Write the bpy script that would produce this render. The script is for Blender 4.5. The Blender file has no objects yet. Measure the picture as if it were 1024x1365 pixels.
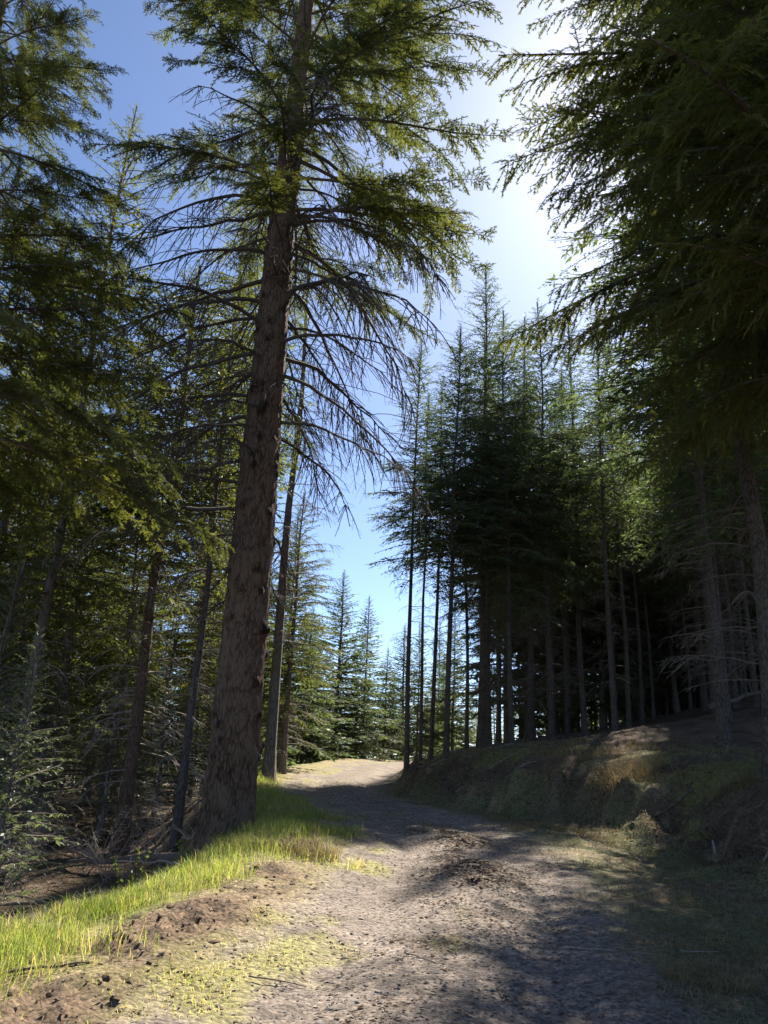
import bpy, math, random
import numpy as np
from mathutils import Matrix, Vector, Euler

S = bpy.context.scene
COL = S.collection

# ------------------------------------------------------------------ camera, sky, sun, exposure
EYE = 1.6
cam_d = bpy.data.cameras.new("camera")
cam_d.sensor_fit = 'VERTICAL'
cam_d.sensor_height = 36.0
cam_d.lens = 36.0 * 1025 / 1365
cam_d.clip_start = 0.05
cam_d.clip_end = 3000
cam = bpy.data.objects.new("camera", cam_d)
COL.objects.link(cam)
cam.matrix_world = (Matrix.Translation((0, 0, EYE)) @ Matrix.Rotation(math.radians(90 + 18), 4, 'X')
                    @ Matrix.Rotation(math.radians(2.5), 4, 'Z'))
S.camera = cam

SUN_EL, SUN_AZ = math.radians(44.7), math.radians(23.6)      # azimuth clockwise from +Y
W = bpy.data.worlds.new("World")
S.world = W
W.use_nodes = True
nt = W.node_tree
sky = nt.nodes.new("ShaderNodeTexSky")
sky.sky_type = 'NISHITA'
sky.sun_disc = False
sky.sun_elevation = SUN_EL
sky.sun_rotation = SUN_AZ
sky.altitude = 700
sky.air_density = 0.7
sky.dust_density = 0.75
sky.ozone_density = 4.5
nt.nodes["Background"].inputs["Strength"].default_value = 0.085
nt.links.new(sky.outputs[0], nt.nodes["Background"].inputs["Color"])

sun_d = bpy.data.lights.new("sun", 'SUN')
sun_d.energy = 5.0
sun_d.angle = math.radians(0.53)
sun_d.color = (1.0, 0.94, 0.84)
sun = bpy.data.objects.new("sun", sun_d)
COL.objects.link(sun)
SUN_DIR = Vector((math.sin(SUN_AZ) * math.cos(SUN_EL), math.cos(SUN_AZ) * math.cos(SUN_EL), math.sin(SUN_EL)))
sun.rotation_euler = SUN_DIR.to_track_quat('Z', 'Y').to_euler()
sun.location = (10, 20, 40)

S.view_settings.view_transform = 'Standard'
S.view_settings.look = 'None'
S.view_settings.exposure = 1.4
S.view_settings.gamma = 1.0
S.view_settings.use_curve_mapping = False
S.render.engine = 'CYCLES'
S.cycles.max_bounces = 8
S.cycles.diffuse_bounces = 4
S.cycles.transmission_bounces = 4

# ------------------------------------------------------------------ terrain functions (metres, camera at the origin, +Y up the road)
# TERRAIN BEGIN
def _hash(ix, iy, seed):
    h = (ix.astype(np.int64) * 374761393 + iy.astype(np.int64) * 668265263 + seed * 1442695041) & 0x7fffffff
    h = ((h ^ (h >> 13)) * 1274126177) & 0x7fffffff
    h = h ^ (h >> 16)
    return (h & 0xffff) / 65535.0

def vnoise(x, y, seed=0):
    x = np.asarray(x, float); y = np.asarray(y, float)
    ix = np.floor(x); iy = np.floor(y)
    fx = x - ix; fy = y - iy
    fx = fx * fx * (3 - 2 * fx); fy = fy * fy * (3 - 2 * fy)
    a = _hash(ix, iy, seed); b = _hash(ix + 1, iy, seed)
    c = _hash(ix, iy + 1, seed); d = _hash(ix + 1, iy + 1, seed)
    return (a * (1 - fx) + b * fx) * (1 - fy) + (c * (1 - fx) + d * fx) * fy

def fbm(x, y, seed=0, octv=4):
    s = 0; amp = 1; tot = 0
    ca, sa = 0.8, 0.6
    for i in range(octv):
        s = s + amp * (vnoise(x, y, seed + i * 17) - 0.5); tot += amp
        x, y = (ca * x - sa * y) * 2.03 + 3.1, (sa * x + ca * y) * 2.03 + 1.7
        amp *= 0.5
    return s / tot * 2

_gy = np.arange(-80, 260, 0.1)
def _curve(pts, sig=1.2):
    v = np.interp(_gy, [p[0] for p in pts], [p[1] for p in pts])
    k = np.arange(-40, 41) * 0.1
    w = np.exp(-0.5 * (k / sig) ** 2); w /= w.sum()
    return np.convolve(np.pad(v, 40, mode='edge'), w, mode='valid')
_XC = _curve([(-80, -3), (-5, -.3), (0, -.1), (5, .25), (8.5, 1.05), (13, 1.35), (16.5, .7), (20, -.6), (22.5, -1.0), (27, -.95),
              (33, -.4), (41, .3), (48, 2.2), (56, 6.5), (70, 17), (100, 40), (260, 60)], 1.0)
_ZR = _curve([(-80, -1.5), (-3, -.1), (0, 0), (20, .74), (40, 1.46), (46, 1.6), (60, 1.6), (90, 1.2), (260, 2.0)], 1.5)
_XF = _curve([(-80, 2), (0, 4.3), (8, 4.5), (12, 4.8), (15, 4.9), (17, 4.6), (19, 3.3), (20.6, 1.5), (23, .75), (27, .75), (33, 1.3),
              (41, 2.1), (48, 4.2), (56, 8.6), (70, 19), (100, 42), (260, 62)], .8)
_HB = _curve([(-80, .7), (5, .85), (14, 1.0), (19, 1.2), (24, .85), (32, .7), (45, .6), (260, .5)], 1.5)
def xc(y): return np.interp(y, _gy, _XC)
def zr(y): return np.interp(y, _gy, _ZR)
def xf(y): return np.interp(y, _gy, _XF)
_dXF = np.gradient(_XF, _gy)
def sstep(a, b, v):
    t = np.clip((v - a) / (b - a), 0, 1)
    return t * t * (3 - 2 * t)

def ed(x, y):                     # distance right of the bank's foot
    return (x - xf(y)) / np.sqrt(1 + np.interp(y, _gy, _dXF) ** 2)
def ld(x, y):                     # distance left of the verge's edge
    return -(x - xc(y)) - 3.0 - .35 * fbm(x * .4 + 9, y * .4, 5, 2)

def height(x, y, fine=True):
    x = np.asarray(x, float); y = np.asarray(y, float)
    u = x - xc(y)
    z = zr(y)
    d = ld(x, y); e = ed(x, y)
    far = np.maximum(d, e)
    z = z + .10 * np.exp(-((u + 2.3) / .7) ** 2)
    z = z - 1.15 * sstep(-.1, 2.1, d) - .07 * np.clip(d - 1.5, 0, 30)
    en = e + .75 * fbm(x * .55, y * .55, 21, 3)
    z = z - .09 * np.exp(-((e + .6) / .7) ** 2)
    face = sstep(0, .8, en) * .45 + sstep(.2, 2.0, en) * .55
    z = z + np.interp(y, _gy, _HB) * face + .17 * np.clip(e - 1.0, 0, 6) + .23 * np.clip(e - 7.0, 0, 50)
    off = sstep(1.5, 2.6, np.abs(u))
    z = z + off * .10 * fbm(x * .6, y * .6, 3, 3) + sstep(1, 6, far) * .35 * fbm(x * .17, y * .17, 31, 3)
    bf = np.exp(-((en - .5) / .6) ** 2)
    z = z + bf * (.62 * fbm(x * 1.2, y * 1.2, 41, 4) - .45 * np.clip(np.abs(fbm(x * .9 + 4, y * .9, 45, 3)) - .12, -.12, .3) + .14 * fbm(x * 4, y * 4, 43, 2))
    if fine:
        z = z + (.012 + .045 * off) * fbm(x * 3.2, y * 3.2, 51, 3) + .010 * fbm(x * 11, y * 11, 61, 2)
        z = z - .05 * (np.exp(-((u - .75) / .28) ** 2) + np.exp(-((u + .75) / .28) ** 2))
        z = z + .07 * pile(x, y) * (.6 + np.abs(fbm(x * 5, y * 5, 91, 2)))
        cl = clod(x, y)
        z = z + cl * .17 * np.abs(fbm(x * 4.5, y * 4.5, 71, 3)) - cl * .03
    return z
def clod(x, y):
    u = x - xc(y)
    return np.exp(-((u + 2.15 + .25 * fbm(x * .7, y * .7, 81, 2)) / .45) ** 2) * sstep(13, 10.5, y) * sstep(-.35, .15, fbm(x * .9, y * .9, 82, 2) + .12)
def pile(x, y):
    u = x - xc(y)
    return np.exp(-((u - .15 - .2 * fbm(x, y * .6, 92, 2)) / .42) ** 2) * sstep(7.5, 9.5, y) * sstep(15.5, 13, y) * sstep(-.25, .2, fbm(x * 1.1, y * .9, 93, 2) + .1)
# TERRAIN END

# ------------------------------------------------------------------ mesh helpers
class MB:
    """collects vertices and faces and links them as one mesh"""
    def __init__(self):
        self.v = []; self.t = []; self.n = 0; self.f = []
    def add(self, V, F, mat=0, tint=0.5):
        V = np.asarray(V, float).reshape(-1, 3)
        F = np.asarray(F, np.int64)
        if len(V) == 0 or len(F) == 0: return
        self.v.append(V)
        self.t.append(np.broadcast_to(np.asarray(tint, float), (len(V),)).copy())
        self.f.append((F + self.n, mat))
        self.n += len(V)
    def addmb(self, o, M=None, t=None, dt=0.0, only=None):
        if not o.v: return
        V = np.concatenate(o.v); T = np.concatenate(o.t)
        if M is not None: V = V @ np.asarray(M).T
        if t is not None: V = V + np.asarray(t)
        self.v.append(V); self.t.append(T + dt)
        for F, m in o.f: self.f.append((F + self.n, m))
        self.n += len(V)
    def mesh(self, name, mats, smooth=False):
        me = bpy.data.meshes.new(name)
        V = np.concatenate(self.v); T = np.concatenate(self.t)
        me.vertices.add(len(V)); me.vertices.foreach_set("co", V.astype(np.float32).ravel())
        loops = np.concatenate([F.ravel() for F, m in self.f])
        cnt = np.concatenate([np.full(len(F), F.shape[1]) for F, m in self.f])
        mi = np.concatenate([np.full(len(F), m) for F, m in self.f])
        st = np.concatenate([[0], np.cumsum(cnt)[:-1]])
        me.loops.add(len(loops)); me.loops.foreach_set("vertex_index", loops.astype(np.int32))
        me.polygons.add(len(cnt)); me.polygons.foreach_set("loop_start", st.astype(np.int32))
        for m in mats: me.materials.append(m)
        me.polygons.foreach_set("material_index", mi.astype(np.int32))
        me.polygons.foreach_set("use_smooth", np.full(len(cnt), smooth))
        a = me.attributes.new("tint", 'FLOAT', 'POINT'); a.data.foreach_set("value", T.astype(np.float32))
        me.update(calc_edges=True)
        return me

def nrm(a):
    return a / np.maximum(np.linalg.norm(a, axis=-1, keepdims=True), 1e-9)

def tube(path, rad, sides=6, cap=True, wob=None):
    P = np.asarray(path, float); n = len(P)
    T = nrm(np.gradient(P, axis=0))
    ref = np.array([0, 0, 1.0]) if abs(T[0][2]) < .8 else np.array([1.0, 0, 0])
    A = nrm(np.cross(T, ref)); B = np.cross(T, A)
    a = np.arange(sides) / sides * 2 * math.pi
    R = np.asarray(rad, float)[:, None] * np.ones((n, sides))
    if wob is not None: R = R * wob
    V = P[:, None, :] + R[..., None] * (np.cos(a)[None, :, None] * A[:, None, :] + np.sin(a)[None, :, None] * B[:, None, :])
    i = np.arange(n - 1)[:, None] * sides; j = np.arange(sides)[None, :]; k = (j + 1) % sides
    F = np.stack([i + j, i + k, i + sides + k, i + sides + j], -1).reshape(-1, 4)
    return V.reshape(-1, 3), F

def obj(name, me, parent=None, M=None):
    o = bpy.data.objects.new(name, me)
    COL.objects.link(o)
    if parent is not None: o.parent = parent
    if M is not None: o.matrix_local = M
    return o
def thing(name, label, cat, loc=(0, 0, 0), rot=(0, 0, 0), scale=(1, 1, 1), group=None, me=None):
    o = bpy.data.objects.new(name, me)
    COL.objects.link(o)
    o.location = loc; o.rotation_euler = rot; o.scale = scale
    o['label'] = label; o['category'] = cat
    if group: o['group'] = group
    return o
def setting(name, me, kind='structure', label=None, cat=None):
    o = obj(name, me); o['kind'] = kind
    if label: o['label'] = label
    if cat: o['category'] = cat
    return o

# ------------------------------------------------------------------ materials
def newmat(name):
    m = bpy.data.materials.new(name); m.use_nodes = True
    n = m.node_tree.nodes; l = m.node_tree.links
    return m, n, l, n["Principled BSDF"]
def ramp(n, stops):
    r = n.new("ShaderNodeValToRGB")
    e = r.color_ramp.elements
    while len(e) < len(stops): e.new(0.5)
    for el, (p, c) in zip(e, stops):
        el.position = p; el.color = (*c, 1)
    return r

def leaf_mat(name, stops, trans, tcol, rough=.5, spec=.35, jitter=.25):
    m, n, l, b = newmat(name)
    at = n.new("ShaderNodeAttribute"); at.attribute_name = "tint"
    oi = n.new("ShaderNodeObjectInfo")
    ma = n.new("ShaderNodeMath"); ma.operation = 'MULTIPLY_ADD'; ma.inputs[1].default_value = jitter
    sb = n.new("ShaderNodeMath"); sb.operation = 'SUBTRACT'; sb.inputs[1].default_value = jitter / 2
    l.new(oi.outputs["Random"], ma.inputs[0]); l.new(at.outputs["Fac"], ma.inputs[2]); l.new(ma.outputs[0], sb.inputs[0])
    r = ramp(n, stops); l.new(sb.outputs[0], r.inputs[0])
    l.new(r.outputs[0], b.inputs["Base Color"])
    b.inputs["Roughness"].default_value = rough
    b.inputs["Specular IOR Level"].default_value = spec
    if trans > 0:
        tr = n.new("ShaderNodeBsdfTranslucent")
        mx = n.new("ShaderNodeMix"); mx.data_type = 'RGBA'; mx.blend_type = 'MULTIPLY'; mx.inputs[0].default_value = 1
        l.new(r.outputs[0], mx.inputs[6]); mx.inputs[7].default_value = (*tcol, 1)
        l.new(mx.outputs[2], tr.inputs[0])
        ms = n.new("ShaderNodeMixShader"); ms.inputs[0].default_value = trans
        l.new(b.outputs[0], ms.inputs[1]); l.new(tr.outputs[0], ms.inputs[2])
        l.new(ms.outputs[0], n["Material Output"].inputs[0])
    return m

M_needle = leaf_mat("fir_needles", [(0, (.045, .062, .024)), (.45, (.095, .118, .04)), (.8, (.14, .16, .048)), (1, (.19, .20, .055))], .54, (1.55, 1.45, .7), rough=.55, spec=.22)
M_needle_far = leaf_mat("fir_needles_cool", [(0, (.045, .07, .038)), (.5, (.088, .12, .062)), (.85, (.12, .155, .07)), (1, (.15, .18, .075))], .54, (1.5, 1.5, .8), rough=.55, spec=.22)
M_needle_lit = leaf_mat("young_fir_lit_needles", [(0, (.075, .105, .06)), (.5, (.12, .155, .09)), (1, (.20, .23, .13))], .42, (1.5, 1.45, .8), rough=.5, spec=.3)  # glaucous young needles, lightened further so the colour itself reads as sunlit
M_grass = leaf_mat("grass_blades", [(0, (.16, .22, .05)), (.5, (.25, .32, .085)), (.8, (.36, .39, .13)), (1, (.48, .41, .23))], .6, (1.5, 1.4, .8), rough=.45, jitter=0)
M_dry = leaf_mat("dry_grass_blades", [(0, (.10, .085, .04)), (.4, (.20, .155, .075)), (.7, (.30, .24, .13)), (1, (.15, .17, .05))], .35, (1.2, 1.1, .8), rough=.6, jitter=0)
M_litter = leaf_mat("dead_leaves", [(0, (.07, .05, .038)), (.35, (.14, .10, .07)), (.7, (.23, .18, .135)), (1, (.36, .30, .25))], .3, (1.2, 1.05, .85), rough=.6, jitter=0)
M_stone = leaf_mat("gravel_stones", [(0, (.06, .055, .05)), (.5, (.15, .135, .12)), (1, (.30, .27, .24))], 0, (1, 1, 1), rough=.85, spec=.2, jitter=0)
M_clod = leaf_mat("dug_soil", [(0, (.07, .045, .03)), (.5, (.14, .095, .062)), (1, (.24, .18, .12))], 0, (1, 1, 1), rough=.95, spec=.1, jitter=0)
M_leaf = leaf_mat("fresh_leaves", [(0, (.14, .20, .03)), (1, (.26, .32, .06))], .5, (1.4, 1.3, .7), rough=.4)

def bark_mat(name, cols, scale=(9, 9, 1.6), bump=.6, dist=.03):
    m, n, l, b = newmat(name)
    tc = n.new("ShaderNodeTexCoord")
    mp = n.new("ShaderNodeMapping"); mp.inputs["Scale"].default_value = scale
    l.new(tc.outputs["Object"], mp.inputs[0])
    ns = n.new("ShaderNodeTexNoise"); ns.inputs["Scale"].default_value = 2.2; ns.inputs["Detail"].default_value = 8; ns.inputs["Roughness"].default_value = .65
    l.new(mp.outputs[0], ns.inputs["Vector"])
    vo = n.new("ShaderNodeTexVoronoi"); vo.feature = 'DISTANCE_TO_EDGE'; vo.inputs["Scale"].default_value = 2.6
    mv = n.new("ShaderNodeMix"); mv.data_type = 'RGBA'; mv.inputs[0].default_value = .35
    l.new(mp.outputs[0], mv.inputs[6]); l.new(ns.outputs["Color"], mv.inputs[7])
    l.new(mv.outputs[2], vo.inputs["Vector"])
    n2 = n.new("ShaderNodeTexNoise"); n2.inputs["Scale"].default_value = 1.3; n2.inputs["Detail"].default_value = 4
    l.new(tc.outputs["Object"], n2.inputs["Vector"])
    at = n.new("ShaderNodeAttribute"); at.attribute_name = "tint"
    ad = n.new("ShaderNodeMath"); ad.operation = 'MULTIPLY_ADD'; ad.inputs[1].default_value = 1.2
    l.new(vo.outputs["Distance"], ad.inputs[0]); l.new(ns.outputs["Fac"], ad.inputs[2])
    s2 = n.new("ShaderNodeMath"); s2.operation = 'MULTIPLY_ADD'; s2.inputs[1].default_value = .5
    l.new(n2.outputs["Fac"], s2.inputs[0]); l.new(ad.outputs[0], s2.inputs[2])
    s3 = n.new("ShaderNodeMath"); s3.operation = 'ADD'; l.new(s2.outputs[0], s3.inputs[0])
    s4 = n.new("ShaderNodeMath"); s4.operation = 'SUBTRACT'; s4.inputs[1].default_value = .5; l.new(at.outputs["Fac"], s4.inputs[0])
    l.new(s4.outputs[0], s3.inputs[1])
    r = ramp(n, [(.45, cols[0]), (.75, cols[1]), (1.0, cols[2])]); l.new(s3.outputs[0], r.inputs[0])
    l.new(r.outputs[0], b.inputs["Base Color"])
    b.inputs["Roughness"].default_value = .9; b.inputs["Specular IOR Level"].default_value = .15
    bp = n.new("ShaderNodeBump"); bp.inputs["Strength"].default_value = bump; bp.inputs["Distance"].default_value = dist
    l.new(ad.outputs[0], bp.inputs["Height"]); l.new(bp.outputs[0], b.inputs["Normal"])
    return m
M_bark = bark_mat("fir_bark", [(.035, .021, .014), (.11, .070, .047), (.20, .137, .095)], scale=(13, 13, 3.6), bump=1.0, dist=.04)
M_bark_thin = bark_mat("thin_trunk_bark", [(.05, .042, .035), (.12, .10, .082), (.23, .20, .165)], scale=(14, 14, 3))
M_bark_dark = bark_mat("bark_darkened_for_shade", [(.03, .024, .02), (.068, .055, .045), (.14, .118, .098)], scale=(14, 14, 4))  # darker copy of the trunk bark, the stand's shade is in its colour
M_twig = bark_mat("twig_bark", [(.05, .04, .032), (.10, .078, .06), (.19, .155, .125)], scale=(20, 20, 20), bump=.3, dist=.004)
M_deadbough = bark_mat("dead_bough_bark", [(.03, .024, .02), (.06, .047, .037), (.12, .098, .08)], scale=(20, 20, 20), bump=.3, dist=.004)
M_twig_pale = bark_mat("pale_dead_twig_bark", [(.12, .095, .075), (.22, .18, .145), (.36, .31, .26)], scale=(20, 20, 20), bump=.3, dist=.004)

def ground_mat():
    m, n, l, b = newmat("forest_ground")
    at = n.new("ShaderNodeAttribute"); at.attribute_name = "soil"
    tc = n.new("ShaderNodeNewGeometry")
    vo = n.new("ShaderNodeTexVoronoi"); vo.inputs["Scale"].default_value = 26; vo.inputs["Randomness"].default_value = 1
    vo2 = n.new("ShaderNodeTexVoronoi"); vo2.inputs["Scale"].default_value = 60
    n1 = n.new("ShaderNodeTexNoise"); n1.inputs["Scale"].default_value = 16; n1.inputs["Detail"].default_value = 9; n1.inputs["Roughness"].default_value = .7
    n2 = n.new("ShaderNodeTexNoise"); n2.inputs["Scale"].default_value = 1.7; n2.inputs["Detail"].default_value = 5
    for k in (vo, vo2, n1, n2): l.new(tc.outputs["Position"], k.inputs["Vector"])
    bw = n.new("ShaderNodeSeparateColor"); l.new(vo.outputs["Color"], bw.inputs[0])
    bw2 = n.new("ShaderNodeSeparateColor"); l.new(vo2.outputs["Color"], bw2.inputs[0])
    def mth(op, a, bb):
        k = n.new("ShaderNodeMath"); k.operation = op
        for i, q in enumerate((a, bb)):
            if isinstance(q, (int, float)): k.inputs[i].default_value = q
            else: l.new(q, k.inputs[i])
        return k.outputs[0]
    f = mth('MULTIPLY', bw.outputs[0], .55)
    f = mth('ADD', f, mth('MULTIPLY', bw2.outputs[1], .45))
    f = mth('ADD', f, mth('MULTIPLY', n1.outputs["Fac"], 1.1))
    f = mth('ADD', f, mth('MULTIPLY', n2.outputs["Fac"], .5))
    f = mth('MULTIPLY', f, .76)
    f = mth('POWER', f, 1.5)
    mx = n.new("ShaderNodeVectorMath"); mx.operation = 'SCALE'
    l.new(at.outputs["Color"], mx.inputs[0]); l.new(f, mx.inputs["Scale"])
    l.new(mx.outputs[0], b.inputs["Base Color"])
    b.inputs["Roughness"].default_value = .95; b.inputs["Specular IOR Level"].default_value = .12
    h = mth('ADD', mth('MULTIPLY', vo.outputs["Distance"], -.6), n1.outputs["Fac"])
    bp = n.new("ShaderNodeBump"); bp.inputs["Strength"].default_value = .8; bp.inputs["Distance"].default_value = .03
    l.new(h, bp.inputs["Height"]); l.new(bp.outputs[0], b.inputs["Normal"])
    return m
M_ground = ground_mat()

# ------------------------------------------------------------------ ground, road, bank
def grow(a, b, step0, k):
    out = [a]; s = step0
    while out[-1] < b:
        out.append(out[-1] + s); s *= k
    return out
ys = sorted(set(np.round(np.concatenate([
    -np.array(grow(0.5, 60, .5, 1.25)), np.arange(-.4, 3.5, .2), np.arange(3.5, 13, .055), np.arange(13, 25, .085), np.arange(25, 46, .22),
    np.array(grow(46, 700, .4, 1.12))]), 4)))
us_mid = np.arange(-1.6, 1.601, .064)
us_l = -np.array(grow(1.6, 3.4, .07, 1.0)[1:]); us_l = np.concatenate([us_l, -np.array(grow(-us_l[-1], 9, .09, 1.02)[1:])]); us_l = np.concatenate([us_l, -np.array(grow(-us_l[-1], 600, .2, 1.12)[1:])])
us_r = np.array(grow(1.6, 8, .075, 1.0)[1:]); us_r = np.concatenate([us_r, np.array(grow(us_r[-1], 16, .09, 1.03)[1:])]); us_r = np.concatenate([us_r, np.array(grow(us_r[-1], 600, .35, 1.12)[1:])])
Y = np.array(ys)

def soil(x, y):
    """albedo of the bare surface"""
    u = x - xc(y); d = ld(x, y); e = ed(x, y)
    n1 = fbm(x * .5, y * .5, 101, 4); n2 = fbm(x * 1.9, y * 1.9, 111, 4); n3 = fbm(x * 5, y * 5, 121, 3)
    def c(*a): return np.array(a)[None, :]
    gravel = c(.235, .19, .152) * (1 + .30 * n2 + .2 * n3)[:, None]
    moss = c(.26, .235, .09) * (1 + .3 * n3)[:, None]
    dirt = c(.155, .108, .072) * (1 + .35 * n3 + .2 * n2)[:, None]
    straw = c(.27, .215, .125) * (1 + .3 * n3)[:, None]
    litter = c(.125, .088, .06) * (1 + .5 * n2 + .3 * n3)[:, None]
    gsoil = c(.15, .16, .05) * (1 + .3 * n3)[:, None]
    col = gravel.copy()
    def mix(a, b, f): return a * (1 - f[:, None]) + b * f[:, None]
    # loose leaves and moss along the crown and the edges of the wheel tracks
    f = sstep(.1, .45, n2 + .3 * n1 + .1 - np.abs(u + .05) * .8); col = mix(col, dirt * 1.2, f * .45)
    f = sstep(.05, .5, n2 * .8 + n1 * .6 + .25 - np.abs(u + 1.1) * 1.3); col = mix(col, moss, f * .75)
    f = sstep(.0, .5, n2 * .9 + .15 - np.abs(u - .0) * 2.2) ; col = mix(col, moss * .8, f * .6)
    col = mix(col, litter * 1.1, np.clip(pile(x, y), 0, .85))
    # left verge
    fv = sstep(1.35, 1.8, -u + .25 * n2)
    v = mix(straw, moss, sstep(-.1, .4, n2 + n1 * .5) * .8)
    v = mix(v, dirt, np.clip(clod(x, y) * 1.2, 0, 1))
    v = mix(v, gsoil, sstep(2.4, 2.9, -u + .3 * n2))
    col = mix(col, v, fv)
    # below the verge: needles, litter, some moss
    fl = sstep(-.05, .45, d + .2 * n2)
    fo = mix(litter, straw * .8, sstep(.15, .5, n1 + n2 * .6) * .8)
    fo = mix(fo, moss * .6, sstep(.25, .6, n2 - n1 * .5) * .5)
    col = mix(col, fo, fl)
    # right: grassy ditch, bank
    fr = sstep(.95, 1.9, u + .6 * n2)
    dg = mix(c(.13, .13, .06) * np.ones((len(u), 1)), straw * .75, sstep(-.1, .4, n2))
    dg = mix(dg, dirt * .9, sstep(.1, .5, n1 + .3 * n3) * .7)
    col = mix(col, dg, fr)
    fb = sstep(-.1, .5, e + .25 * n2)
    bk = mix(dirt * .75, c(.15, .14, .05) * np.ones((len(u), 1)), sstep(.02, .35, fbm(x * 1.1, y * 1.1, 131, 4) + .5 * n3 - .15 + .35 * sstep(.7, 1.6, e)))
    bk = mix(bk, straw * .9, sstep(.2, .5, n3 + n1 * .4) * .5)
    bk = mix(bk, litter * .9, sstep(2.0, 4.5, e + n1))
    col = mix(col, bk, fb)
    return np.clip(col, .01, .6)

def sheet(us):
    U, YY = np.meshgrid(us, Y)
    X = xc(YY) + U
    x = X.ravel(); y = YY.ravel()
    z = height(x, y)
    r, c = U.shape
    i = np.arange(r - 1)[:, None] * c; j = np.arange(c - 1)[None, :]
    F = np.stack([i + j, i + j + 1, i + c + j + 1, i + c + j], -1).reshape(-1, 4)
    return np.stack([x, y, z], 1), F
def sheet_obj(name, us):
    V, F = sheet(us)
    mb = MB(); mb.add(V, F)
    me = mb.mesh(name, [M_ground], smooth=True)
    a = me.attributes.new("soil", 'FLOAT_COLOR', 'POINT')
    C = np.ones((len(V), 4)); C[:, :3] = soil(V[:, 0], V[:, 1])
    a.data.foreach_set("color", C.astype(np.float32).ravel())
    return setting(name, me)
sheet_obj("road", us_mid)
sheet_obj("ground", np.concatenate([us_l[::-1], [-1.6]]))
sheet_obj("bank", np.concatenate([[1.6], us_r]))

# ------------------------------------------------------------------ branches
def emit_needles(mb, O, D, Ln, N, tint, step, ln, wd, rng):
    """separate needles along twigs (close trees)"""
    # twig body
    w0 = np.clip(Ln * .12, .006, .011)[:, None]; Sv0 = np.cross(D, N); m0 = O + D * (Ln * .5)[:, None]
    V = np.stack([O, m0 + Sv0 * w0, O + D * Ln[:, None], m0 - Sv0 * w0], 1).reshape(-1, 3)
    mb.add(V, np.arange(len(V)).reshape(-1, 4), 1, np.repeat(tint, 4))
    cnt = np.maximum((Ln / step).astype(int), 2)
    idx = np.repeat(np.arange(len(O)), cnt)
    k = np.concatenate([np.arange(c) for c in cnt])
    s = (k + rng.random(len(k)) * .6) / cnt[idx] * Ln[idx]
    for side in (-1, 1):
        o = O[idx] + D[idx] * s[:, None]
        Sv = np.cross(D[idx], N[idx]) * side
        nd = nrm(D[idx] * rng.uniform(.35, .8, (len(k), 1)) + Sv * .85 + N[idx] * rng.uniform(-.15, .55, (len(k), 1)))
        l = ln * rng.uniform(.75, 1.2, (len(k), 1))
        a = o - D[idx] * wd; b = o + D[idx] * wd; c = o + nd * l
        V = np.stack([a, b, c], 1).reshape(-1, 3)
        F = np.arange(len(V)).reshape(-1, 3)
        mb.add(V, F, 1, np.repeat(tint[idx] + (s / np.maximum(Ln[idx], .01)) * .12, 3))

def emit_fronds(mb, O, D, Ln, N, tint, wmax, rng):
    """needled twigs as narrow leaf-like blades (trees further off)"""
    roll = rng.uniform(-1.2, 1.2, (len(O), 1))
    Sv = np.cross(D, N)
    Sv = Sv * np.cos(roll) + N * np.sin(roll)
    w = np.clip(Ln * .17, .011, wmax)[:, None]
    m = O + D * (Ln * rng.uniform(.35, .55, len(Ln)))[:, None]
    V = np.stack([O, m + Sv * w, O + D * Ln[:, None], m - Sv * w], 1).reshape(-1, 3)
    F = np.arange(len(V)).reshape(-1, 4)
    mb.add(V, F, 1, np.repeat(tint, 4))

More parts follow.
